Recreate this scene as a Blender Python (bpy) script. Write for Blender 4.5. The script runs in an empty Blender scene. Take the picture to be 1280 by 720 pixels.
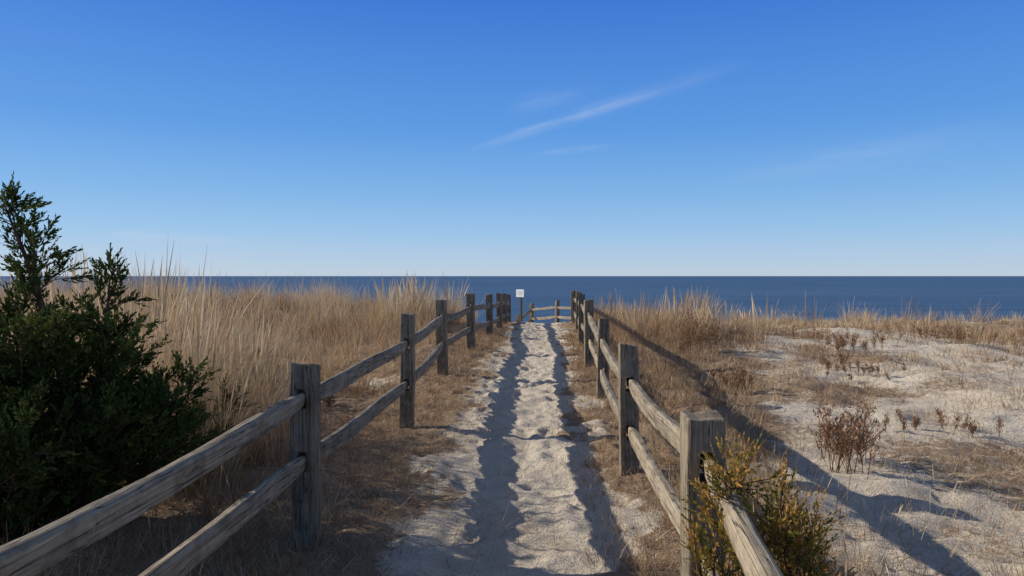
import bpy, bmesh, math, random
import numpy as np
from mathutils import Vector, Matrix
rng=np.random.default_rng(7); random.seed(7)
sc=bpy.context.scene
sc.view_settings.view_transform='Standard'; sc.view_settings.look='None'; sc.view_settings.exposure=0
col=sc.collection
SUN_AZ=math.radians(-76); SUN_EL=math.radians(26)

# ---------------------------------------------------------------- noise / terrain
def _hash(ix,iy,seed):
    n=(ix.astype(np.int64)*374761393+iy.astype(np.int64)*668265263+seed*1442695)&0xffffffff
    n=((n^(n>>13))*1274126177)&0xffffffff
    n=(n^(n>>16))&0xffffff
    return n/float(0xffffff)
def vnoise(x,y,seed=0):
    x=np.asarray(x,float); y=np.asarray(y,float)
    ix=np.floor(x); iy=np.floor(y); fx=x-ix; fy=y-iy
    fx=fx*fx*(3-2*fx); fy=fy*fy*(3-2*fy)
    a=_hash(ix,iy,seed); b=_hash(ix+1,iy,seed); c=_hash(ix,iy+1,seed); d=_hash(ix+1,iy+1,seed)
    return (a*(1-fx)+b*fx)*(1-fy)+(c*(1-fx)+d*fx)*fy
def fbm(x,y,oct=4,seed=0):
    s=0;a=.5;t=0
    for o in range(oct):
        s=s+a*vnoise(x*2**o+17.3*o,y*2**o-9.1*o,seed+o*13); t+=a; a*=.5
    return s/t
def sstep(a,b,x):
    t=np.clip((x-a)/(b-a),0,1); return t*t*(3-2*t)
def pcx(y): return np.interp(y,[-5,4,9.6,17.5,21,27,34],[0.0,0.05,0.2,0.72,0.95,1.1,0.2])
def height(x,y):
    x=np.asarray(x,float); y=np.asarray(y,float)
    c=np.interp(y,[-60,0,4.4,7.4,10.8,13.7,17,20,23,29,36,46,58,90,200],
                [0,0,0,.10,.16,.2,.27,.29,.18,-.35,-1.1,-2.3,-3.0,-4.2,-8])
    L=sstep(-1.5,-7,x); R=sstep(2.0,6,x)
    gl=np.interp(y,[-60,4,10,18,24,30,38,50,60,90,200],[.1,.05,.15,.35,.5,.35,-.7,-2.3,-3.0,-4.2,-8])
    gr=np.interp(y,[-60,4,10,14,19,24,30,36,46,58,90,200],[-.05,-.1,-.06,.12,.15,-.02,-.35,-1.1,-2.3,-3,-4.2,-8])
    g=c*(1-L-R)+gl*L+gr*R
    off=sstep(.7,2.5,np.abs(x-pcx(y)))
    amp=off*sstep(60,25,y)
    g=g+amp*((fbm(x*.22,y*.22,3,5)-.5)*.55+(fbm(x*.8,y*.8,3,9)-.5)*.30)
    g=g+.32*np.exp(-((x-8)/3.2)**2-((y-14.5)/3.0)**2)
    g=g-.05*np.exp(-((x-pcx(y))/.55)**2)*sstep(40,25,y)
    return g
def litter(x,y):
    """0 = clean sand, 1 = covered by dry litter"""
    x=np.asarray(x,float); y=np.asarray(y,float)
    d=np.abs(x-pcx(y))+(fbm(x*2.1,y*2.1,4,31)-.5)*1.05
    edge=np.where(x<pcx(y),sstep(.42,1.0,d),sstep(.40,.75,d))
    n=fbm(x*.5,y*.5,5,44)
    left=np.clip(sstep(.30,.45,n+.19)+.8*sstep(9,7,y),0,1)
    inner=sstep(.5,-.5,x-(.26*y+.55))
    n2=fbm(x*1.3,y*1.3,4,48)
    right=np.clip(.10+.24*sstep(.45,.62,n)+sstep(.55,.66,n)*.35+.34*sstep(.52,.68,n2)+inner+.45*sstep(17,19,y),0,1)
    side=np.where(x<pcx(y),left,right)
    return np.maximum(edge*side,.06+.14*sstep(.45,.65,n2))*sstep(40,32,y)

def axis(segs):
    out=[segs[0][0]]
    for a,b,st in segs:
        n=max(1,int(round((b-a)/st))); out+=list(np.linspace(a,b,n+1)[1:])
    return np.array(out)
xp=axis([(0,2.3,.034),(2.3,8,.09),(8,30,.4)]); xp=np.concatenate([xp,np.geomspace(31,3000,24)])
xs=np.concatenate([-xp[::-1][:-1],xp])
ys=np.concatenate([-np.geomspace(3000,21,20),axis([(-20,1,.5),(1,12,.036),(12,30,.1),(30,95,.7)]),[130,200]])
X,Y=np.meshgrid(xs,ys)
Z=height(X,Y)
lit=litter(X,Y)
rough=(fbm(X*3.1,Y*3.1,3,71)-.5)*.05+(fbm(X*8,Y*8,3,72)-.5)*.085*(.5+fbm(X*1.5,Y*1.5,2,73))
Z=Z+rough*sstep(40,20,Y)*sstep(40,20,np.abs(X))
for i in range(950):
    fy=random.uniform(1,27)
    if i<620: fx=float(pcx(fy))+random.gauss(0,.36)
    else: fx=random.uniform(-9,12)
    a=random.gauss(0,.75); ca,sa=math.cos(a),math.sin(a)
    j0,j1=np.searchsorted(xs,[fx-.35,fx+.35]); i0,i1=np.searchsorted(ys,[fy-.35,fy+.35])
    if j1<=j0 or i1<=i0: continue
    dx=X[i0:i1,j0:j1]-fx; dy=Y[i0:i1,j0:j1]-fy
    k=random.uniform(.6,1.15)
    u=(dx*ca+dy*sa)/(.055*k); v=(-dx*sa+dy*ca)/(.13*k*random.uniform(.7,1.1))
    r=np.sqrt(u*u+v*v); dep=random.choice([random.uniform(.003,.010),random.uniform(.008,.022)])
    Z[i0:i1,j0:j1]+= -dep*np.exp(-(r**3)*.7)+dep*random.uniform(.1,.5)*np.exp(-((r-1.45)/.4)**2)

def new_mesh(name,V,F,attrs=None,smooth=False,mat=None,parent=None):
    V=np.asarray(V,np.float32); F=np.asarray(F,np.int32)
    me=bpy.data.meshes.new(name); k=F.shape[1]
    me.vertices.add(len(V)); me.vertices.foreach_set('co',V.ravel())
    me.loops.add(F.size); me.loops.foreach_set('vertex_index',F.ravel())
    me.polygons.add(len(F)); me.polygons.foreach_set('loop_start',np.arange(0,F.size,k,dtype=np.int32))
    me.polygons.foreach_set('loop_total',np.full(len(F),k,np.int32))
    if smooth: me.polygons.foreach_set('use_smooth',np.ones(len(F),bool))
    me.update(calc_edges=True)
    for n,a in (attrs or {}).items():
        at=me.attributes.new(n,'FLOAT','POINT'); at.data.foreach_set('value',np.asarray(a,np.float32).ravel())
    ob=bpy.data.objects.new(name,me); col.objects.link(ob)
    if mat: me.materials.append(mat)
    if parent: ob.parent=parent
    return ob

# ---------------------------------------------------------------- material helpers
class NT:
    def __init__(s,nt): s.nt=nt
    def n(s,t,**kw):
        nd=s.nt.nodes.new(t)
        for k,v in kw.items(): setattr(nd,k,v)
        return nd
    def l(s,a,b): s.nt.links.new(a,b)
    def val(s,inp,v):
        if isinstance(v,bpy.types.NodeSocket): s.l(v,inp)
        else: inp.default_value=v
    def m(s,op,a,b=0.0,c=None,clamp=False):
        nd=s.n('ShaderNodeMath',operation=op,use_clamp=clamp)
        s.val(nd.inputs[0],a); s.val(nd.inputs[1],b)
        if c is not None: s.val(nd.inputs[2],c)
        return nd.outputs[0]
    def noise(s,vec,scale,detail=4,rough=.55,dist=0):
        nd=s.n('ShaderNodeTexNoise'); s.l(vec,nd.inputs['Vector'])
        nd.inputs['Scale'].default_value=scale; nd.inputs['Detail'].default_value=detail
        nd.inputs['Roughness'].default_value=rough; nd.inputs['Distortion'].default_value=dist
        return nd.outputs['Fac']
    def ramp(s,fac,stops):
        nd=s.n('ShaderNodeValToRGB'); s.l(fac,nd.inputs[0]); e=nd.color_ramp.elements
        while len(e)<len(stops): e.new(.5)
        for i,(p,c) in enumerate(stops):
            e[i].position=p; e[i].color=(*c,1) if len(c)==3 else c
        return nd.outputs[0]
    def mix(s,f,a,b,bt='MIX'):
        nd=s.n('ShaderNodeMix',data_type='RGBA',blend_type=bt)
        s.val(nd.inputs[0],f)
        for i,v in ((6,a),(7,b)):
            if isinstance(v,tuple): nd.inputs[i].default_value=(*v,1) if len(v)==3 else v
            else: s.l(v,nd.inputs[i])
        return nd.outputs[2]
    def mapping(s,vec,sc=(1,1,1),loc=(0,0,0)):
        nd=s.n('ShaderNodeMapping'); s.l(vec,nd.inputs[0])
        nd.inputs['Scale'].default_value=sc
        s.val(nd.inputs['Location'],loc)
        return nd.outputs[0]
    def bump(s,h,strength,dist,normal=None):
        nd=s.n('ShaderNodeBump'); s.l(h,nd.inputs['Height']); nd.inputs['Strength'].default_value=strength
        nd.inputs['Distance'].default_value=dist
        if normal: s.l(normal,nd.inputs['Normal'])
        return nd.outputs[0]
    def diffuse(s,c,normal=None,rough=.5):
        d=s.n('ShaderNodeBsdfDiffuse'); s.val(d.inputs[0],c); d.inputs[1].default_value=rough
        if normal: s.l(normal,d.inputs['Normal'])
        return d.outputs[0]
    def out(s,sh): s.l(sh,s.nt.nodes['Material Output'].inputs['Surface'])
def mat(name):
    m=bpy.data.materials.new(name); m.use_nodes=True; nt=m.node_tree
    b=nt.nodes['Principled BSDF']; return m,NT(nt),b

# sand
m_sand,t,b=mat('sand_and_litter')
co=t.n('ShaderNodeTexCoord').outputs['Object']
at=t.n('ShaderNodeAttribute',attribute_name='litter').outputs['Fac']
n1=t.noise(co,1.2,3); n2=t.noise(co,13,4,.7); n3=t.noise(co,75,4,.78)
sand=t.ramp(n1,[(.25,(.77,.65,.505)),(.75,(.88,.775,.635))])
sand=t.mix(t.m('MULTIPLY',t.ramp(n3,[(.35,(1,1,1)),(.46,(0,0,0))]),.60),sand,(.30,.21,.14))
litc=t.ramp(n3,[(.25,(.13,.075,.045)),(.5,(.35,.225,.135)),(.72,(.57,.43,.285))])
f=t.m('ADD',at,t.m('MULTIPLY',t.m('SUBTRACT',n2,.5),1.9))
f=t.m('ADD',f,t.m('MULTIPLY',t.m('SUBTRACT',n3,.5),1.5))
f=t.ramp(f,[(.40,(0,0,0)),(.62,(1,1,1))])
cs=t.mix(t.m('MULTIPLY',f,.85),sand,litc)
nb=t.bump(t.m('ADD',n2,t.m('MULTIPLY',n3,.42)),1.0,.055)
t.out(t.diffuse(cs,nb,.2))

# water
m_sea,t,b=mat('sea_water')
co=t.n('ShaderNodeTexCoord').outputs['Object']
w1=t.noise(t.mapping(co,(.35,1,1)),.5,4,.6); w2=t.noise(t.mapping(co,(.0012,.006,1)),1,4,.65)
w3=t.noise(t.mapping(co,(.02,.10,1)),1,5,.75)
cc=t.ramp(w2,[(.3,(.045,.092,.165)),(.7,(.068,.125,.205))])
cc=t.mix(t.m('MULTIPLY',t.ramp(w3,[(.42,(0,0,0)),(.62,(1,1,1))]),.6),cc,(.025,.053,.10))
cc=t.mix(t.m('MULTIPLY',t.ramp(w3,[(.30,(1,1,1)),(.40,(0,0,0))]),.45),cc,(.13,.19,.26))
t.l(cc,b.inputs['Base Color']); b.inputs['Roughness'].default_value=.45; b.inputs['IOR'].default_value=1.33
b.inputs['Specular IOR Level'].default_value=.22
t.l(t.bump(w1,.8,.25),b.inputs['Normal'])

def blade_mat(name,stops,trans=.3):
    m,t,b=mat(name)
    at=t.n('ShaderNodeAttribute',attribute_name='rnd').outputs['Fac']
    h=t.n('ShaderNodeAttribute',attribute_name='hgt').outputs['Fac']
    c=t.ramp(at,stops)
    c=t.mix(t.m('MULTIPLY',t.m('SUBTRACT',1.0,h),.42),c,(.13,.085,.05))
    d=t.diffuse(c,None,0)
    if trans<=0: t.out(d); return m
    tr=t.n('ShaderNodeBsdfTranslucent'); t.l(c,tr.inputs[0])
    mx=t.n('ShaderNodeMixShader'); mx.inputs[0].default_value=trans
    t.l(d,mx.inputs[1]); t.l(tr.outputs[0],mx.inputs[2]); t.out(mx.outputs[0])
    return m
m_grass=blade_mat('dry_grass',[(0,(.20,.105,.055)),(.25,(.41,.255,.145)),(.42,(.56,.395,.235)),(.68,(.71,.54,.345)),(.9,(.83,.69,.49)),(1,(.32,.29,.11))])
m_lit=blade_mat('straw_litter',[(0,(.13,.075,.05)),(.35,(.33,.21,.125)),(.7,(.56,.41,.265)),(1,(.76,.62,.45))],0)
m_shrub=blade_mat('dried_stems',[(0,(.11,.055,.035)),(.5,(.25,.135,.08)),(1,(.40,.25,.15))],0)
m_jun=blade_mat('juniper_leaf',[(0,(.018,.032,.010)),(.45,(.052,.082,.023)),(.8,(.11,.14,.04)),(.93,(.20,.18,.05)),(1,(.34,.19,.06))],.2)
m_jun2=blade_mat('juniper_leaf_bronze',[(0,(.06,.07,.018)),(.3,(.15,.16,.035)),(.5,(.34,.23,.06)),(.8,(.60,.29,.08)),(1,(.66,.36,.13))],.3)
m_bark,t,b=mat('juniper_bark')
co=t.n('ShaderNodeTexCoord').outputs['Object']
t.out(t.diffuse(t.ramp(t.noise(t.mapping(co,(1,1,.2)),60,3),[(.3,(.05,.03,.02)),(.7,(.17,.11,.08))])))

def wood(name,axis_scale,dark,light):
    m,t,b=mat(name)
    co=t.n('ShaderNodeTexCoord').outputs['Object']
    r=t.n('ShaderNodeObjectInfo').outputs['Random']
    cx=t.n('ShaderNodeCombineXYZ')
    for i in range(3): t.l(t.m('MULTIPLY',r,37.0+11*i),cx.inputs[i])
    v=t.mapping(co,axis_scale,cx.outputs[0])
    g=t.noise(v,110,4,.78,.15); g2=t.noise(v,26,3,.6,.3); big=t.noise(co,7,4,.7)
    crack=t.ramp(t.noise(v,34,2,.5,0),[(.484,(0,0,0)),(.498,(1,1,1)),(.502,(1,1,1)),(.516,(0,0,0))])
    c=t.ramp(g,[(.30,tuple(x*.45 for x in dark)),(.48,dark),(.70,light)])
    c=t.mix(t.ramp(g2,[(.42,(0,0,0)),(.62,(.55,.55,.55))]),c,light)
    c=t.mix(t.ramp(big,[(.45,(0,0,0)),(.64,(.7,.7,.7))]),c,tuple(x*.55 for x in dark))
    li=t.ramp(t.noise(co,46,4,.8),[(.58,(0,0,0)),(.66,(.5,.5,.5))])
    c=t.mix(li,c,(.39,.39,.29))
    c=t.mix(t.m('MULTIPLY',crack,.85),c,(.035,.03,.025))
    c=t.mix(1.0,c,t.ramp(r,[(0,(.80,.78,.76)),(1,(1.10,1.03,.94))]),'MULTIPLY')
    hgt=t.m('SUBTRACT',t.m('ADD',g,t.m('MULTIPLY',g2,.5)),crack)
    t.l(c,b.inputs['Base Color']); b.inputs['Roughness'].default_value=.85; b.inputs['Specular IOR Level'].default_value=.18
    t.l(t.bump(hgt,.75,.008),b.inputs['Normal'])
    return m
m_rail=wood('weathered_rail_wood',(.03,1,1),(.26,.222,.172),(.47,.42,.345))
m_post=wood('weathered_post_wood',(1,1,.035),(.205,.175,.13),(.39,.34,.27))

# ---------------------------------------------------------------- terrain + water
nx,ny=len(xs),len(ys)
V=np.stack([X,Y,Z],-1).reshape(-1,3)
idx=np.arange(nx*ny).reshape(ny,nx)
F=np.stack([idx[:-1,:-1],idx[:-1,1:],idx[1:,1:],idx[1:,:-1]],-1).reshape(-1,4)
new_mesh('sand_dune_ground',V,F,{'litter':lit},True,m_sand)
S=45000
new_mesh('sea',[(-S,40,-3),(S,40,-3),(S,S,-3),(-S,S,-3)],[(0,1,2,3)],mat=m_sea)

# ---------------------------------------------------------------- fences
def make_post(name,x,y,top,yaw,mort,parent,w=.145,lean=(0,0)):
    g=float(height(x,y)); base=min(g-.35,top-1.1); H=top-base
    m=.026; hw=w/2
    holes=[(top-base-o-.056,top-base-o+.056) for o in mort]
    zz=sorted({0,H}|{z for h in holes for z in h})
    zs=[]
    for a,b2 in zip(zz[:-1],zz[1:]):
        n=max(1,int((b2-a)/.16)); zs+=[a+(b2-a)*i/n for i in range(n)]
    zs.append(H)
    def inh(za,zb): 
        c=(za+zb)/2; return any(h[0]<c<h[1] for h in holes)
    X4=[-hw,-m,m,hw]
    bm=bmesh.new(); vd={}
    rr=random.Random(int((x*31+y*97)*1000)); slope=rr.uniform(-.014,.014); slope2=rr.uniform(-.012,.012)
    tap=rr.uniform(-.006,.010)
    def v(i,s,k):
        key=(i,s,k)
        if key not in vd:
            z=zs[k]; xx=X4[i]; yy=s*hw
            if k==len(zs)-1: z+=xx*slope/hw+yy*slope2/hw+rr.uniform(-.006,.006)
            if i in(0,3): xx+=rr.uniform(-.005,.005)-math.copysign(tap*z/H,xx)
            yy+=rr.uniform(-.004,.004)
            vd[key]=bm.verts.new((xx,yy,z))
        return vd[key]
    K=len(zs)
    for k in range(K-1):
        hole=inh(zs[k],zs[k+1])
        for i in range(3):
            if i==1 and hole: continue
            bm.faces.new([v(i,-1,k),v(i+1,-1,k),v(i+1,-1,k+1),v(i,-1,k+1)])
            bm.faces.new([v(i+1,1,k),v(i,1,k),v(i,1,k+1),v(i+1,1,k+1)])
        bm.faces.new([v(0,1,k),v(0,-1,k),v(0,-1,k+1),v(0,1,k+1)])
        bm.faces.new([v(3,-1,k),v(3,1,k),v(3,1,k+1),v(3,-1,k+1)])
        if hole:
            bm.faces.new([v(1,-1,k),v(1,1,k),v(1,1,k+1),v(1,-1,k+1)])
            bm.faces.new([v(2,1,k),v(2,-1,k),v(2,-1,k+1),v(2,1,k+1)])
            if not inh(zs[k-1],zs[k]): bm.faces.new([v(1,-1,k),v(2,-1,k),v(2,1,k),v(1,1,k)])
            if not inh(zs[k+1],zs[k+2]): bm.faces.new([v(1,-1,k+1),v(1,1,k+1),v(2,1,k+1),v(2,-1,k+1)])
    for i in range(3):
        bm.faces.new([v(i,-1,K-1),v(i+1,-1,K-1),v(i+1,1,K-1),v(i,1,K-1)])
        bm.faces.new([v(i+1,-1,0),v(i,-1,0),v(i,1,0),v(i+1,1,0)])
    bmesh.ops.recalc_face_normals(bm,faces=bm.faces)
    me=bpy.data.meshes.new(name); bm.to_mesh(me); bm.free(); me.materials.append(m_post)
    ob=bpy.data.objects.new(name,me); col.objects.link(ob)
    ob.location=(x,y,base); ob.rotation_euler=(lean[0],lean[1],yaw); ob.parent=parent
    bv=ob.modifiers.new('bevel','BEVEL'); bv.width=.009; bv.segments=2; bv.limit_method='ANGLE'; bv.angle_limit=math.radians(50)
    return ob
def make_rail(name,p0,p1,parent,seed):
    rr=random.Random(seed); p0=Vector(p0); p1=Vector(p1); L=(p1-p0).length
    prof=[(-.027,-.055),(.027,-.053),(.031,.032),(.017,.051),(-.019,.050),(-.031,.034)]
    prof=[(a*rr.uniform(.9,1.15),c*rr.uniform(.9,1.08)) for a,c in prof]
    n=22; V=[];F=[]
    tw=rr.uniform(-.16,.16); sag=rr.uniform(.0,.03); bow=rr.uniform(-.025,.025); ph=rr.uniform(0,6)
    for i in range(n+1):
        s=i/n; xx=s*L
        e=min(s,1-s)*L; k=min(1,.66+.34*min(1,max(0,(e-.05))/.28))
        kt=min(1,.62+.38*min(1,max(0,(e-.05))/.28))
        ang=tw*(s-.5); ca,sa=math.cos(ang),math.sin(ang)
        for (a,c) in prof:
            a2=a*kt+rr.uniform(-.0018,.0018); c2=c*k+rr.uniform(-.0025,.0025)
            V.append((xx,(a2*ca-c2*sa)+bow*math.sin(math.pi*s)+.005*math.sin(7*s+ph),(a2*sa+c2*ca)-sag*math.sin(math.pi*s)+.005*math.sin(9*s+ph)))
    P=len(prof); faces=[]
    for i in range(n):
        for j in range(P):
            a=i*P+j; b2=i*P+(j+1)%P; faces.append((a,b2,b2+P,a+P))
    faces.append(tuple(range(P))[::-1]); faces.append(tuple(range(n*P,n*P+P)))
    me=bpy.data.meshes.new(name); me.from_pydata(V,[],faces); me.materials.append(m_rail)
    bm=bmesh.new(); bm.from_mesh(me); bmesh.ops.recalc_face_normals(bm,faces=bm.faces); bm.to_mesh(me); bm.free()
    ob=bpy.data.objects.new(name,me); col.objects.link(ob)
    d=(p1-p0).normalized(); zx=Vector((0,0,1)); yv=zx.cross(d).normalized(); zv=d.cross(yv)
    M=Matrix((d,yv,zv)).transposed().to_4x4(); M.translation=p0; ob.matrix_world=M
    ob.parent=parent
    bv=ob.modifiers.new('bevel','BEVEL'); bv.width=.004; bv.segments=1; bv.limit_method='ANGLE'; bv.angle_limit=math.radians(25)
def fence(posts,seed,w=.145):
    e=bpy.data.objects.new('wooden_fence',None); col.objects.link(e)
    rr=random.Random(seed)
    for i,p in enumerate(posts):
        x,y,top=p[:3]; mo=p[3] if len(p)>3 else (.26,.64)
        a=posts[max(0,i-1)]; c=posts[min(len(posts)-1,i+1)]
        yaw=math.atan2(-(c[0]-a[0]),(c[1]-a[1]))+rr.uniform(-.07,.07)
        make_post(f'post_{i+1}',x,y,top,yaw,mo,e,w*rr.uniform(.95,1.08),(rr.uniform(-.02,.02),rr.uniform(-.02,.02)))
    for i in range(len(posts)-1):
        a=posts[i]; c=posts[i+1]
        ma=a[3] if len(a)>3 else (.26,.64); mc=c[3] if len(c)>3 else (.26,.64)
        for j in range(2):
            A=Vector((a[0],a[1],a[2]-ma[j]+rr.uniform(-.008,.008))); B=Vector((c[0],c[1],c[2]-mc[j]+rr.uniform(-.008,.008)))
            d=(B-A).normalized(); make_rail(f'rail_{2*i+j+1}',A+d*.012,B-d*.012,e,seed*100+i*2+j)
fence([(-1.50,-1.7,1.08),(-1.36,1.35,1.08,(.24,.6)),(-1.215,4.40,1.085,(.2,.57)),(-1.05,7.4,1.226,(.30,.70)),(-1.0,10.8,1.25),(-.76,13.8,1.28),
       (-.50,16.6,1.19),(-.32,18.9,1.16),(-.20,21.2,1.10),(-.10,23.4,1.02)],1)
fence([(.42,-.15,1.06),(.755,2.9,1.06,(.19,.56)),(.93,5.85,1.06,(.30,.68)),(1.10,9.1,1.07),(1.22,11.7,1.23),(1.40,14.8,1.25),
       (1.60,17.8,1.22),(1.78,21,1.19),(2.0,24.2,1.13),(2.25,27,.85)],2)
fence([(2.32,27.4,.70),(1.78,29.3,.64),(.80,31.0,.46),(.25,30.2,.02),(-.4,29.2,-.15)],3)

# ---------------------------------------------------------------- sign
sg=bpy.data.objects.new('trail_sign',None); col.objects.link(sg); sg.location=(.30,25.0,0); sg.rotation_euler=(0,0,math.radians(-38))
def simple(name,col_):
    m,t,b=mat(name); co=t.n('ShaderNodeTexCoord').outputs['Object']
    n=t.noise(co,9,4); t.l(t.mix(t.m('MULTIPLY',n,.25),col_,tuple(c*.6 for c in col_)),b.inputs['Base Color']); return m
def box(name,c,s,m,parent,bev=.006):
    bm=bmesh.new(); bmesh.ops.create_cube(bm,size=1)
    for v in bm.verts: v.co=Vector((v.co.x*s[0],v.co.y*s[1],v.co.z*s[2]))
    bmesh.ops.bevel(bm,geom=bm.edges,offset=bev,segments=2,affect='EDGES')
    me=bpy.data.meshes.new(name); bm.to_mesh(me); bm.free(); me.materials.append(m)
    o=bpy.data.objects.new(name,me); o.location=c; col.objects.link(o); o.parent=parent; return o
mw=simple('white_sign_paint',(.85,.85,.83)); mk=simple('dark_sign_wood',(.07,.06,.05)); mr=simple('sign_print',(.35,.4,.43))
box('post',(0,0,.42),(.07,.07,1.42),mk,sg)
box('panel',(0,-.046,1.02),(.33,.018,.26),mw,sg)
box('print_line',(0,-.058,1.06),(.2,.004,.025),mr,sg,.001)
box('print_line',(0,-.058,.99),(.16,.004,.018),mr,sg,.001)

# ---------------------------------------------------------------- blades
def blades(B,H,az,lean,curl,W,rnd,levels=3,head=None):
    N=len(B); T=np.linspace(0,1,levels+1)
    dirv=np.stack([np.cos(az),np.sin(az),np.zeros(N)],-1)
    fa=rng.uniform(0,2*np.pi,N)
    side=np.stack([np.cos(fa),np.sin(fa),np.zeros(N)],-1)
    V=np.zeros((N,levels+1,2,3)); hg=np.zeros((N,levels+1,2))
    for k,tt in enumerate(T):
        c=B+dirv*(H*(lean*tt+curl*tt*tt))[:,None]
        c=c+np.array([0,0,1.])*(H*(tt*np.sqrt(np.clip(1-lean**2*.7,.05,1))-curl*.45*tt*tt))[:,None]
        w=W*(max(.08,(1-tt))**.55)
        if head is not None: w=np.where(head,W*(.45 if tt<.72 else (2.4 if tt<.95 else .3)),w)
        V[:,k,0]=c-side*(w*.5)[:,None]; V[:,k,1]=c+side*(w*.5)[:,None]; hg[:,k]=tt
    base=(np.arange(N)*(levels+1)*2)[:,None]
    F=[]
    for k in range(levels):
        F.append(np.stack([base[:,0]+2*k,base[:,0]+2*k+1,base[:,0]+2*k+3,base[:,0]+2*k+2],-1))
    F=np.stack(F,1).reshape(-1,4)
    return V.reshape(-1,3),F,np.repeat(rnd,(levels+1)*2),hg.ravel()
def join(parts):
    Vs=[];Fs=[];R=[];Hh=[];o=0
    for V,F,r,h in parts:
        Vs.append(V);Fs.append(F+o);R.append(r);Hh.append(h);o+=len(V)
    return np.concatenate(Vs),np.concatenate(Fs),np.concatenate(R),np.concatenate(Hh)
def scatter_tufts(cx,cy,h,n,spread,width,tone,tonevar=.18,heads=0.0,levels=4):
    rep=np.repeat(np.arange(len(cx)),n); N=len(rep)
    r=spread[rep]*np.sqrt(rng.random(N)); a=rng.uniform(0,2*np.pi,N)
    x=cx[rep]+r*np.cos(a); y=cy[rep]+r*np.sin(a)
    z=height(x,y)-.015
    H=h[rep]*rng.uniform(.4,1.08,N)
    lean=np.clip(np.abs(rng.normal(.12,.18,N))+.5*r/np.maximum(h[rep],.1)*.6,0,.9)
    az=a+rng.normal(0,.7,N); curl=np.abs(rng.normal(.14,.18,N))
    hd=(rng.random(N)<heads)
    H=np.where(hd,h[rep]*rng.uniform(.95,1.2,N),H); curl=np.where(hd,curl*.5,curl); lean=np.where(hd,lean*.4,lean)
    rn=np.clip(tone[rep]+rng.normal(0,tonevar,N),0,.97)
    far=np.clip(np.hypot(x,y)/9,1,3.0)
    W=width*rng.uniform(.6,1.4,N)*far
    return blades(np.stack([x,y,z],-1),H,az,lean,curl,W,rn,levels,hd if heads>0 else None)
def U_(a,b,n): return rng.uniform(a,b,n)
parts=[]
# tall straw clump behind the juniper
n=480; cx=U_(-6.8,-1.9,n); cy=U_(5.2,11,n)
keep=(cx/cy>-.68)&(cx/cy<-.31)&(fbm(cx*.9,cy*.9,2,3)>.34); cx,cy=cx[keep],cy[keep]
n=len(cx); hh=U_(.85,1.6,n)*np.interp(cx/cy,[-.6,-.50,-.42,-.36,-.31],[1.02,1.06,1.0,.80,.5])
parts.append(scatter_tufts(cx,cy,hh,rng.integers(50,80,n),U_(.06,.22,n),.0050,U_(.36,.78,n),.17,.07,5))
n=90; cx=U_(-12,-4,n); cy=U_(4,12,n); keep=(cx/cy<-.66); cx,cy=cx[keep],cy[keep]; n=len(cx)
parts.append(scatter_tufts(cx,cy,U_(.7,1.3,n),rng.integers(40,60,n),U_(.08,.2,n),.006,U_(.4,.7,n),.17,.08,4))
# left field, low and brownish with straw patches
n=2700; cy=4+26*rng.random(n)**.85; cx=-1.5-rng.random(n)*(cy*.8+1.5)
nn=fbm(cx*.45,cy*.45,3,88); keep=(nn>.33)&(litter(cx,cy)>.3); cx,cy,nn=cx[keep],cy[keep],nn[keep]; n=len(cx)
hh=np.interp(cy,[4,7,9,14,20,30],[.16,.20,.26,.34,.52,.64])*U_(.5,1.5,n)
big=(nn>.55); hh=np.where(big&(cy>9),hh*1.5,hh)
tone=rng.normal(.29,.12,n)+.26*big+(fbm(cx*.3,cy*.3,2,91)-.5)*.9
parts.append(scatter_tufts(cx,cy,hh,rng.integers(16,30,n),U_(.06,.22,n),.0052,np.clip(tone,.02,.9),.15,.04,3))
# crest tufts, left
n=470; cy=U_(16,28,n); cx=-1.3-rng.random(n)*(cy*.78); k2=fbm(cx*.35,cy*.35,2,12)>.40; cx,cy=cx[k2],cy[k2]; n=len(cx)
parts.append(scatter_tufts(cx,cy,U_(.5,1.15,n),rng.integers(24,42,n),U_(.08,.25,n),.0052,U_(.4,.8,n),.15,.08,3))
n=34; cx=rng.normal(-2.4,.45,n); cy=rng.normal(18,.9,n)
parts.append(scatter_tufts(cx,cy,U_(.7,1.3,n),rng.integers(40,60,n),U_(.06,.2,n),.0045,U_(.5,.8,n),.15,.12,4))
# right: band just outside the fence
n=760; cy=3.5+20*rng.random(n); cx=np.interp(cy,[3,9,15,24],[.95,1.3,1.6,2.2])+np.abs(rng.normal(0,1,n))*np.interp(cy,[3,9,15,24],[.35,.65,1.2,1.7])+.1
parts.append(scatter_tufts(cx,cy,np.interp(cy,[3,8,12,16,20],[.13,.16,.26,.42,.5])*U_(.5,1.5,n),rng.integers(22,38,n),U_(.05,.18,n),.0043,U_(.1,.6,n),.18,.05,3))
n=55; cx=rng.normal(3.7,.9,n); cy=rng.normal(16.5,1.2,n)
parts.append(scatter_tufts(cx,cy,U_(.4,1.0,n),rng.integers(40,65,n),U_(.08,.22,n),.0048,U_(.35,.7,n),.15,.10,4))
# right field: scattered low tufts
n=1900; cy=3+15*rng.random(n)**.8; cx=2+rng.random(n)*(cy*.85+1.5)
keep=(fbm(cx*.8,cy*.8,3,61)+.30*litter(cx,cy)+.05*rng.normal(size=n)>.60); cx,cy=cx[keep],cy[keep]; n=len(cx)
parts.append(scatter_tufts(cx,cy,U_(.06,.25,n)*np.interp(cy,[3,18],[1,1.4]),rng.integers(10,28,n),U_(.05,.28,n),.0040,U_(.05,.62,n),.2,.03,3))
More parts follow.
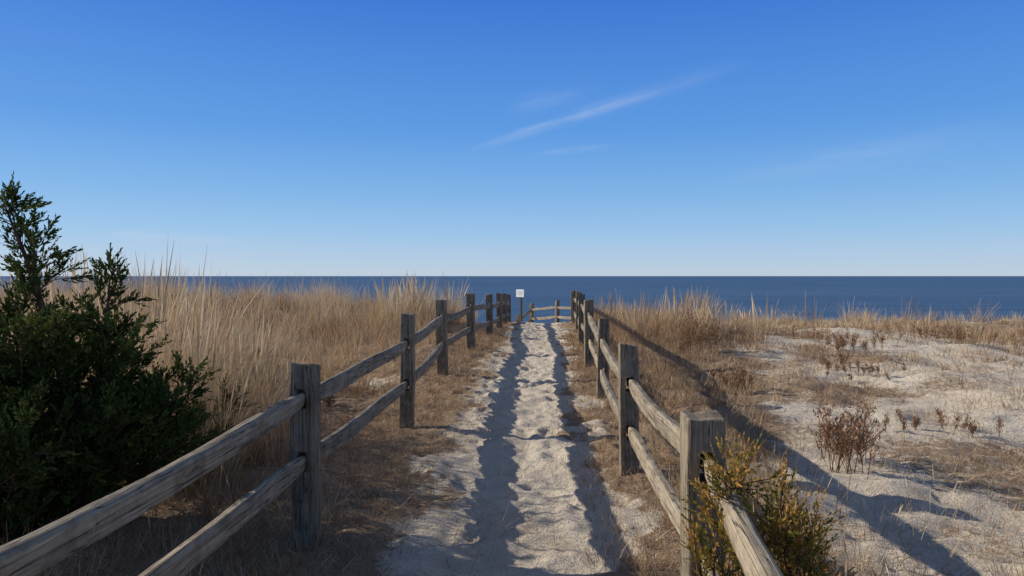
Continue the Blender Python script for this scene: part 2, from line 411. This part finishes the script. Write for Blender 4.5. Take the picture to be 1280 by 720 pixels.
# right crest: broken line of tufts
n=560; cy=U_(18,29,n); cx=2.6+rng.random(n)*(cy*.85); k2=fbm(cx*.5,cy*.5,3,19)>.48; cx,cy=cx[k2],cy[k2]; n=len(cx)
parts.append(scatter_tufts(cx,cy,U_(.14,.52,n)*(1+1.0*(rng.random(n)<.12)),rng.integers(24,42,n),U_(.08,.28,n),.0050,U_(.35,.75,n),.16,.08,3))
n=40; cx=U_(4,15,n); cy=U_(12,17.5,n)
parts.append(scatter_tufts(cx,cy,U_(.2,.55,n),rng.integers(40,70,n),U_(.1,.40,n),.0045,U_(.15,.6,n),.17,.08,4))
# thin stems bottom right
n=180; cy=U_(2.2,5.4,n); cx=np.where(rng.random(n)<.6,.95+rng.random(n)*1.0,1+rng.random(n)*(cy*.9))
parts.append(scatter_tufts(cx,cy,U_(.12,.40,n),rng.integers(12,30,n),U_(.05,.2,n),.0028,U_(.3,.75,n),.2,.05,5))
# low weeds bottom left, both sides of the fence
n=190; cy=U_(1.8,5.4,n); cx=-1.15-rng.random(n)*1.5
parts.append(scatter_tufts(cx,cy,U_(.10,.32,n),rng.integers(14,34,n),U_(.05,.22,n),.0032,U_(.1,.6,n),.2,.03,4))
# feet of both fences, creeping into the path
n=760; cy=U_(2,17,n); cx=np.interp(cy,[2,4.4,7.4,10.8,16],[-1.3,-1.2,-1.05,-1,-.6])+rng.normal(.03,.30,n)
keep=np.abs(cx-pcx(cy))>.60; cx,cy=cx[keep],cy[keep]; n=len(cx)
parts.append(scatter_tufts(cx,cy,U_(.04,.17,n),rng.integers(12,28,n),U_(.05,.18,n),.0034,U_(.12,.55,n),.2,0,3))
n=460; cy=U_(2.5,18,n); cx=np.interp(cy,[2.9,5.8,9.1,11.7,16],[.76,.93,1.1,1.22,1.5])+rng.normal(-.08,.15,n)
parts.append(scatter_tufts(cx,cy,U_(.04,.18,n),rng.integers(12,28,n),U_(.05,.15,n),.0034,U_(.12,.5,n),.2,0,3))
V,F,R,Hh=join(parts)
print('grass verts',len(V))
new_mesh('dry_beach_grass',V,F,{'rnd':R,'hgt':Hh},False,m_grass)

# litter : short stalks lying nearly flat
N=200000; cy=1.2+20*rng.random(N)**1.7; cx=(rng.random(N)*2-1)*(cy*.8+1.5)
l=litter(cx,cy); dens=l**1.1*(.6+.4*(cx<0))+.03
nz=fbm(cx*5,cy*5,3,55); keep=rng.random(N)<dens*sstep(.25,.6,nz)*1.2; cx,cy=cx[keep],cy[keep]; n=len(cx)
z=height(cx,cy)+U_(0,.035,n)
d=np.hypot(cx,cy); Ln=U_(.02,.15,n)
V,F,R,Hh=blades(np.stack([cx,cy,z],-1),Ln,U_(0,6.28,n),U_(.75,1.15,n),U_(-.15,.3,n),U_(.002,.005,n)*np.clip(d/6,1,3),np.clip(rng.normal(.42,.25,n),0,1),2)
Hh=np.maximum(Hh,.7)
print('litter',n)
new_mesh('dry_grass_litter',V,F,{'rnd':R,'hgt':Hh},False,m_lit)

# ---------------------------------------------------------------- dried shrubs
def dried_shrub(x,y,h,spread,seed,ns=26):
    rs=np.random.default_rng(seed); parts=[]
    z0=float(height(x,y))-.02
    P=[]
    for s in range(ns):
        a=rs.uniform(0,6.28); le=abs(rs.normal(.28,.2)); H=h*rs.uniform(.5,1.1)
        o=np.array([x+rs.normal(0,spread*.35),y+rs.normal(0,spread*.35),z0]); o[2]=float(height(o[0],o[1]))-.02
        d=np.array([math.cos(a)*le,math.sin(a)*le,1]); d/=np.linalg.norm(d)
        P.append((o,d,H))
    B=np.array([p[0] for p in P]); Hs=np.array([p[2] for p in P]); D=np.array([p[1] for p in P])
    az=np.arctan2(D[:,1],D[:,0]); le=np.hypot(D[:,0],D[:,1])
    for q in range(2): parts.append(blades(B,Hs,az,le,np.zeros(len(B)),np.full(len(B),.008),rs.uniform(.1,.6,len(B)),4))
    nb=13; rep=np.repeat(np.arange(len(B)),nb); tt=rs.uniform(.3,1,len(rep))
    up=np.sqrt(np.clip(1-le**2*.7,.05,1))
    C=B[rep]+np.stack([np.cos(az[rep])*le[rep]*tt*Hs[rep],np.sin(az[rep])*le[rep]*tt*Hs[rep],up[rep]*tt*Hs[rep]],-1)
    a2=rs.uniform(0,6.28,len(rep)); L2=h*rs.uniform(.12,.3,len(rep))
    parts.append(blades(C,L2,a2,rs.uniform(.4,.8,len(rep)),rs.uniform(-.2,.2,len(rep)),np.full(len(rep),.0045),rs.uniform(.2,.8,len(rep)),2))
    rep2=np.repeat(np.arange(len(C)),8); t2=rs.uniform(.2,1,len(rep2))
    C2=C[rep2]+np.stack([np.cos(a2[rep2])*.6*t2*L2[rep2],np.sin(a2[rep2])*.6*t2*L2[rep2],.75*t2*L2[rep2]],-1)+rs.normal(0,.01,(len(rep2),3))
    parts.append(blades(C2,rs.uniform(.012,.035,len(rep2)),rs.uniform(0,6.28,len(rep2)),rs.uniform(.3,.9,len(rep2)),np.zeros(len(rep2)),rs.uniform(.004,.012,len(rep2)),rs.uniform(.2,1,len(rep2)),2))
    V,F,R,Hh=join(parts)
    new_mesh('dried_shrub',V,F,{'rnd':R,'hgt':np.maximum(Hh,.6)},False,m_shrub)
dried_shrub(2.75,6.1,.58,.22,1,24)
dried_shrub(3.0,6.5,.38,.25,2,14)
dried_shrub(2.9,9.6,.40,.3,3,14)
dried_shrub(3.2,13.2,.6,.5,4,26)
dried_shrub(6.3,13.9,.34,1.2,5,34)
dried_shrub(8.4,14.6,.34,1.3,6,36)
dried_shrub(11.5,16.0,.36,1.2,12,30)
dried_shrub(5.2,11.4,.22,.9,13,22)
dried_shrub(4.4,7.6,.2,.6,14,12)
dried_shrub(-4.2,12.0,.35,.6,7,24)
dried_shrub(-2.4,9.0,.30,.4,8,18)
dried_shrub(-6.6,15.0,.4,.8,9,24)
dried_shrub(1.55,3.3,.34,.2,11,12)

# ---------------------------------------------------------------- junipers
def tube(P,r0,r1,sides=5):
    P=np.array(P); n=len(P); V=[];F=[]
    for i in range(n):
        d=P[min(i+1,n-1)]-P[max(i-1,0)]; d=d/(np.linalg.norm(d)+1e-9)
        a=np.cross(d,[.3,.9,.1]); a/=np.linalg.norm(a)+1e-9; b2=np.cross(d,a)
        r=r0+(r1-r0)*i/(n-1)
        for j in range(sides):
            an=2*math.pi*j/sides; V.append(P[i]+a*r*math.cos(an)+b2*r*math.sin(an))
    for i in range(n-1):
        for j in range(sides):
            F.append((i*sides+j,i*sides+(j+1)%sides,(i+1)*sides+(j+1)%sides,(i+1)*sides+j))
    return V,F
def juniper(name,leaders,prims,Rfun,seed,lmat,leaf=.024,nleaf=15,scale=1.0,sec=12,twg=8,elev=(.35,.95),lw=.17):
    rs=np.random.default_rng(seed)
    e=bpy.data.objects.new(name,None); col.objects.link(e)
    WV=[];WF=[];TW=[]
    def addt(P,r0,r1,s=4):
        V,F=tube(P,r0,r1,s); o=len(WV); WV.extend(V); WF.extend([tuple(i+o for i in f) for f in F])
    def unit(v): return v/(np.linalg.norm(v)+1e-9)
    for li,(P,cnt) in enumerate(zip(leaders,prims)):
        r0=[.045,.03,.025,.02,.02,.02,.02][li]
        P=np.array(P,float); addt(P,r0*scale,.004,6)
        seg=np.linalg.norm(np.diff(P,axis=0),axis=1); cum=np.concatenate([[0],np.cumsum(seg)]); T=cum[-1]
        for k in range(cnt):
            s=((k+rs.random())/cnt)**1.15; s=.02+.98*s
            o=np.array([np.interp(s*T,cum,P[:,i]) for i in range(3)])
            az=rs.uniform(0,2*np.pi); el=rs.uniform(*elev)+s*.3-.15
            L=Rfun(s,li)*rs.uniform(.55,1.15)
            d=np.array([math.cos(az)*math.cos(el),math.sin(az)*math.cos(el),math.sin(el)])
            pts=[o]; dd=d.copy(); m=6
            for q in range(m):
                dd=unit(dd+np.array([0,0,.09])+rs.normal(0,.08,3)); pts.append(pts[-1]+dd*L/m)
            pts=np.array(pts); addt(pts,max(.004,.012*L*scale),.0015,4)
            ns=max(3,int(sec*L/.6))
            for q in range(ns):
                u=.12+.88*(q+rs.random())/ns; f=u*m; i0=min(int(f),m-1)
                o2=pts[i0]+(pts[i0+1]-pts[i0])*(f-i0); dm=unit(pts[i0+1]-pts[i0])
                pr=unit(np.cross(dm,rs.normal(size=3))); d2=unit(dm*rs.uniform(.6,1)+pr*rs.uniform(.5,.9)+np.array([0,0,.15]))
                L2=(.10+.30*L*(1-u*.75))*rs.uniform(.6,1.2)
                e2=o2+d2*L2; addt([o2,e2],.003,.001,3)
                nt_=max(3,int(twg*L2/.16))
                for w in range(nt_):
                    u3=.1+.9*(w+rs.random())/nt_
                    o3=o2+d2*L2*u3; p3=unit(np.cross(d2,rs.normal(size=3)))
                    d3=unit(d2*.9+p3*rs.uniform(.3,.8)+np.array([0,0,.12]))
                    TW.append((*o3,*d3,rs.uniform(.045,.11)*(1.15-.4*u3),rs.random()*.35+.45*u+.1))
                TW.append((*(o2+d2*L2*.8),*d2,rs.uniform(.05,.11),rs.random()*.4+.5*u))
    TW=np.array(TW); n=len(TW); rep=np.repeat(np.arange(n),nleaf); M=len(rep)
    o=TW[rep,:3]; d=TW[rep,3:6]; L=TW[rep,6]; tone=TW[rep,7]
    s=np.tile(np.linspace(.02,1,nleaf),n)
    rv=rs.normal(size=(M,3)); p=np.cross(d,rv); p/=np.linalg.norm(p,axis=1)[:,None]+1e-9
    ld=d*.82+p*.57*(1-.75*s)[:,None]; ld/=np.linalg.norm(ld,axis=1)[:,None]
    ll=leaf*rs.uniform(.7,1.25,M)*(1-.35*s)
    sd=np.cross(ld,rs.normal(size=(M,3))); sd/=np.linalg.norm(sd,axis=1)[:,None]+1e-9
    b0=o+d*(L*s)[:,None]; w=ll*lw
    V=np.stack([b0,b0+ld*(ll*.45)[:,None]+sd*w[:,None],b0+ld*ll[:,None],b0+ld*(ll*.45)[:,None]-sd*w[:,None]],1).reshape(-1,3)
    F=np.arange(M*4).reshape(M,4)
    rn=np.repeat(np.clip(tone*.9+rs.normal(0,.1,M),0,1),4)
    print(name,'twigs',n,'leaves',M)
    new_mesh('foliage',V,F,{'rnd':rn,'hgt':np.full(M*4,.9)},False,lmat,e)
    new_mesh('branches',WV,WF,None,True,m_bark,e)
jb=float(height(-2.75,4.3))
def RfA(s,li):
    if li==0: return float(np.interp(s,[0,.12,.35,.48,.58,.8,1],[.80,.92,.82,.52,.28,.17,.05]))
    if li==1: return float(np.interp(s,[0,.2,.5,.7,.9,1],[.72,.74,.48,.25,.15,.05]))
    return float(np.interp(s,[0,.2,.5,.75,.9,1],[.70,.72,.54,.30,.18,.06]))
juniper('juniper_tree',[
  [(-2.80,4.3,jb),(-2.74,4.3,.5),(-2.78,4.28,1.0),(-2.68,4.25,1.4),(-2.74,4.2,1.70),(-2.86,4.2,2.00)],
  [(-2.70,4.3,jb+.1),(-2.54,4.4,.6),(-2.47,4.45,1.05),(-2.45,4.5,1.35),(-2.43,4.5,1.60)],
  [(-2.85,4.3,jb+.1),(-3.15,4.3,.5),(-3.35,4.25,.9),(-3.4,4.2,1.40)],
  [(-2.65,4.4,jb+.05),(-2.38,4.3,.28),(-2.18,4.3,.55),(-2.06,4.3,.82)],
  [(-2.75,4.2,jb+.05),(-2.65,3.9,.22),(-2.60,3.7,.5),(-2.56,3.6,.80)],
  [(-3.0,4.2,jb+.05),(-3.2,3.9,.25),(-3.25,3.7,.6),(-3.25,3.6,1.0)],
  [(-2.60,4.5,jb+.05),(-2.38,4.7,.3),(-2.25,4.8,.6),(-2.2,4.9,.9)]],
  [62,34,24,36,28,20,24],RfA,5,m_jun,leaf=.036,nleaf=10,sec=13,twg=7,elev=(.15,.9),lw=.2)
def RfB(s,li): return float(np.interp(s,[0,.3,.7,1],[.22,.26,.18,.05]))
jb2=float(height(.8,2.4))
juniper('juniper_shrub',[
  [(.82,2.42,jb2),(.79,2.40,.35),(.74,2.38,.7),(.68,2.37,.95)],
  [(.84,2.42,jb2),(.87,2.36,.35),(.87,2.32,.62),(.84,2.30,.84)],
  [(.80,2.40,jb2),(.71,2.34,.3),(.65,2.30,.55),(.62,2.28,.70)],
  [(.85,2.42,jb2),(.93,2.42,.35),(.96,2.42,.58),(.96,2.42,.72)]],
  [32,28,20,18],RfB,9,m_jun2,leaf=.020,nleaf=12,scale=.5,sec=14,twg=7,elev=(.5,1.1),lw=.22)
jb3=float(height(-2.2,5.9))
juniper('juniper_shrub',[
  [(-2.35,5.6,jb3),(-2.3,5.6,.3),(-2.2,5.6,.50),(-2.12,5.6,.68)],
  [(-2.35,5.6,jb3),(-2.55,5.5,.3),(-2.7,5.45,.65)]],
  [20,16],RfB,12,m_jun,leaf=.028,nleaf=10,scale=.5,sec=10,twg=6)

# ---------------------------------------------------------------- world
w=bpy.data.worlds.new('World'); sc.world=w; w.use_nodes=True; t=NT(w.node_tree)
bg=w.node_tree.nodes['Background']; BG=.11
sky=t.n('ShaderNodeTexSky',sky_type='NISHITA'); sky.sun_disc=False; sky.sun_elevation=SUN_EL; sky.sun_rotation=SUN_AZ
sky.altitude=0; sky.air_density=1.0; sky.dust_density=.3; sky.ozone_density=3
g=t.n('ShaderNodeTexCoord').outputs['Generated']
sp=t.n('ShaderNodeSeparateXYZ'); t.l(g,sp.inputs[0])
# clear cold winter air: deep blue overhead fading to pale blue at the horizon
clear=t.ramp(t.m('MULTIPLY',sp.outputs[2],2.0,clamp=True),[(0,(.51,.62,.75)),(.05,(.43,.595,.80)),(.12,(.31,.54,.83)),(.22,(.205,.45,.82)),(.38,(.103,.325,.785)),(.70,(.038,.182,.68)),(1,(.09,.135,.25))])
vs=t.n('ShaderNodeVectorMath',operation='SCALE'); t.l(clear,vs.inputs[0]); vs.inputs['Scale'].default_value=1/BG
base=t.mix(.90,sky.outputs[0],vs.outputs[0])
yy=t.m('MAXIMUM',sp.outputs[1],.02); U=t.m('DIVIDE',sp.outputs[0],yy); Vv=t.m('DIVIDE',sp.outputs[2],yy)
def px(a,b): return ((a-640)/930,(345-b)/930)
def streak(p0,p1,w0,w1,amp,nsc,seed):
    (u0,v0),(u1,v1)=px(*p0),px(*p1); du,dv=u1-u0,v1-v0; L=math.hypot(du,dv)
    a=t.m('SUBTRACT',U,u0); c=t.m('SUBTRACT',Vv,v0)
    s=t.m('DIVIDE',t.m('ADD',t.m('MULTIPLY',a,du),t.m('MULTIPLY',c,dv)),L*L)
    d=t.m('DIVIDE',t.m('SUBTRACT',t.m('MULTIPLY',a,dv),t.m('MULTIPLY',c,du)),L)
    cb=t.n('ShaderNodeCombineXYZ'); t.l(t.m('MULTIPLY',s,L*nsc),cb.inputs[0]); t.l(t.m('MULTIPLY',d,nsc*6),cb.inputs[1]); cb.inputs[2].default_value=seed
    nz=t.noise(cb.outputs[0],1,3,.55,.3)
    ww=t.m('ADD',w0,t.m('MULTIPLY',s,w1-w0)); ww=t.m('MAXIMUM',ww,.0005)
    q=t.m('DIVIDE',t.m('ADD',d,t.m('MULTIPLY',t.m('SUBTRACT',nz,.5),w1)),ww)
    e=t.m('EXPONENT',t.m('MULTIPLY',t.m('MULTIPLY',q,q),-1.0))
    def ss(a_,b_,x):
        mr=t.n('ShaderNodeMapRange',interpolation_type='SMOOTHSTEP'); t.l(x,mr.inputs[0]); mr.inputs[1].default_value=a_; mr.inputs[2].default_value=b_; return mr.outputs[0]
    e=t.m('MULTIPLY',e,ss(0,.3,s)); e=t.m('MULTIPLY',e,t.m('SUBTRACT',1.0,ss(.45,1.05,s)))
    return t.m('MULTIPLY',e,t.m('MULTIPLY',ss(.15,.75,nz),amp))
tot=None
for a in [((570,194),(935,78),.004,.010,.28,9,1),((625,140),(760,108),.010,.014,.11,14,3),((660,195),(775,181),.003,.004,.18,14,5),
          ((860,232),(1290,158),.008,.024,.10,9,7),((110,291),(340,307),.005,.007,.18,10,17)]:
    s_=streak(*a); tot=s_ if tot is None else t.m('ADD',tot,s_)
tot=t.m('MULTIPLY',tot,t.m('GREATER_THAN',sp.outputs[1],.02))
cl=t.mix(tot,base,(6.2,6.9,7.6))
t.l(cl,bg.inputs[0]); bg.inputs[1].default_value=BG

sl=bpy.data.lights.new('sun','SUN'); sl.energy=5.0; sl.angle=math.radians(.5); sl.color=(1,.925,.79)
so=bpy.data.objects.new('sun',sl); col.objects.link(so)
sd=Vector((math.sin(SUN_AZ)*math.cos(SUN_EL),math.cos(SUN_AZ)*math.cos(SUN_EL),math.sin(SUN_EL)))
so.rotation_euler=sd.to_track_quat('Z','Y').to_euler()

cam=bpy.data.cameras.new('camera'); cam.lens=26.16; cam.sensor_width=36; cam.clip_start=.05; cam.clip_end=100000
c=bpy.data.objects.new('camera',cam); col.objects.link(c); c.location=(0,0,1.6); c.rotation_euler=(math.radians(90-.92),0,0)
sc.camera=c
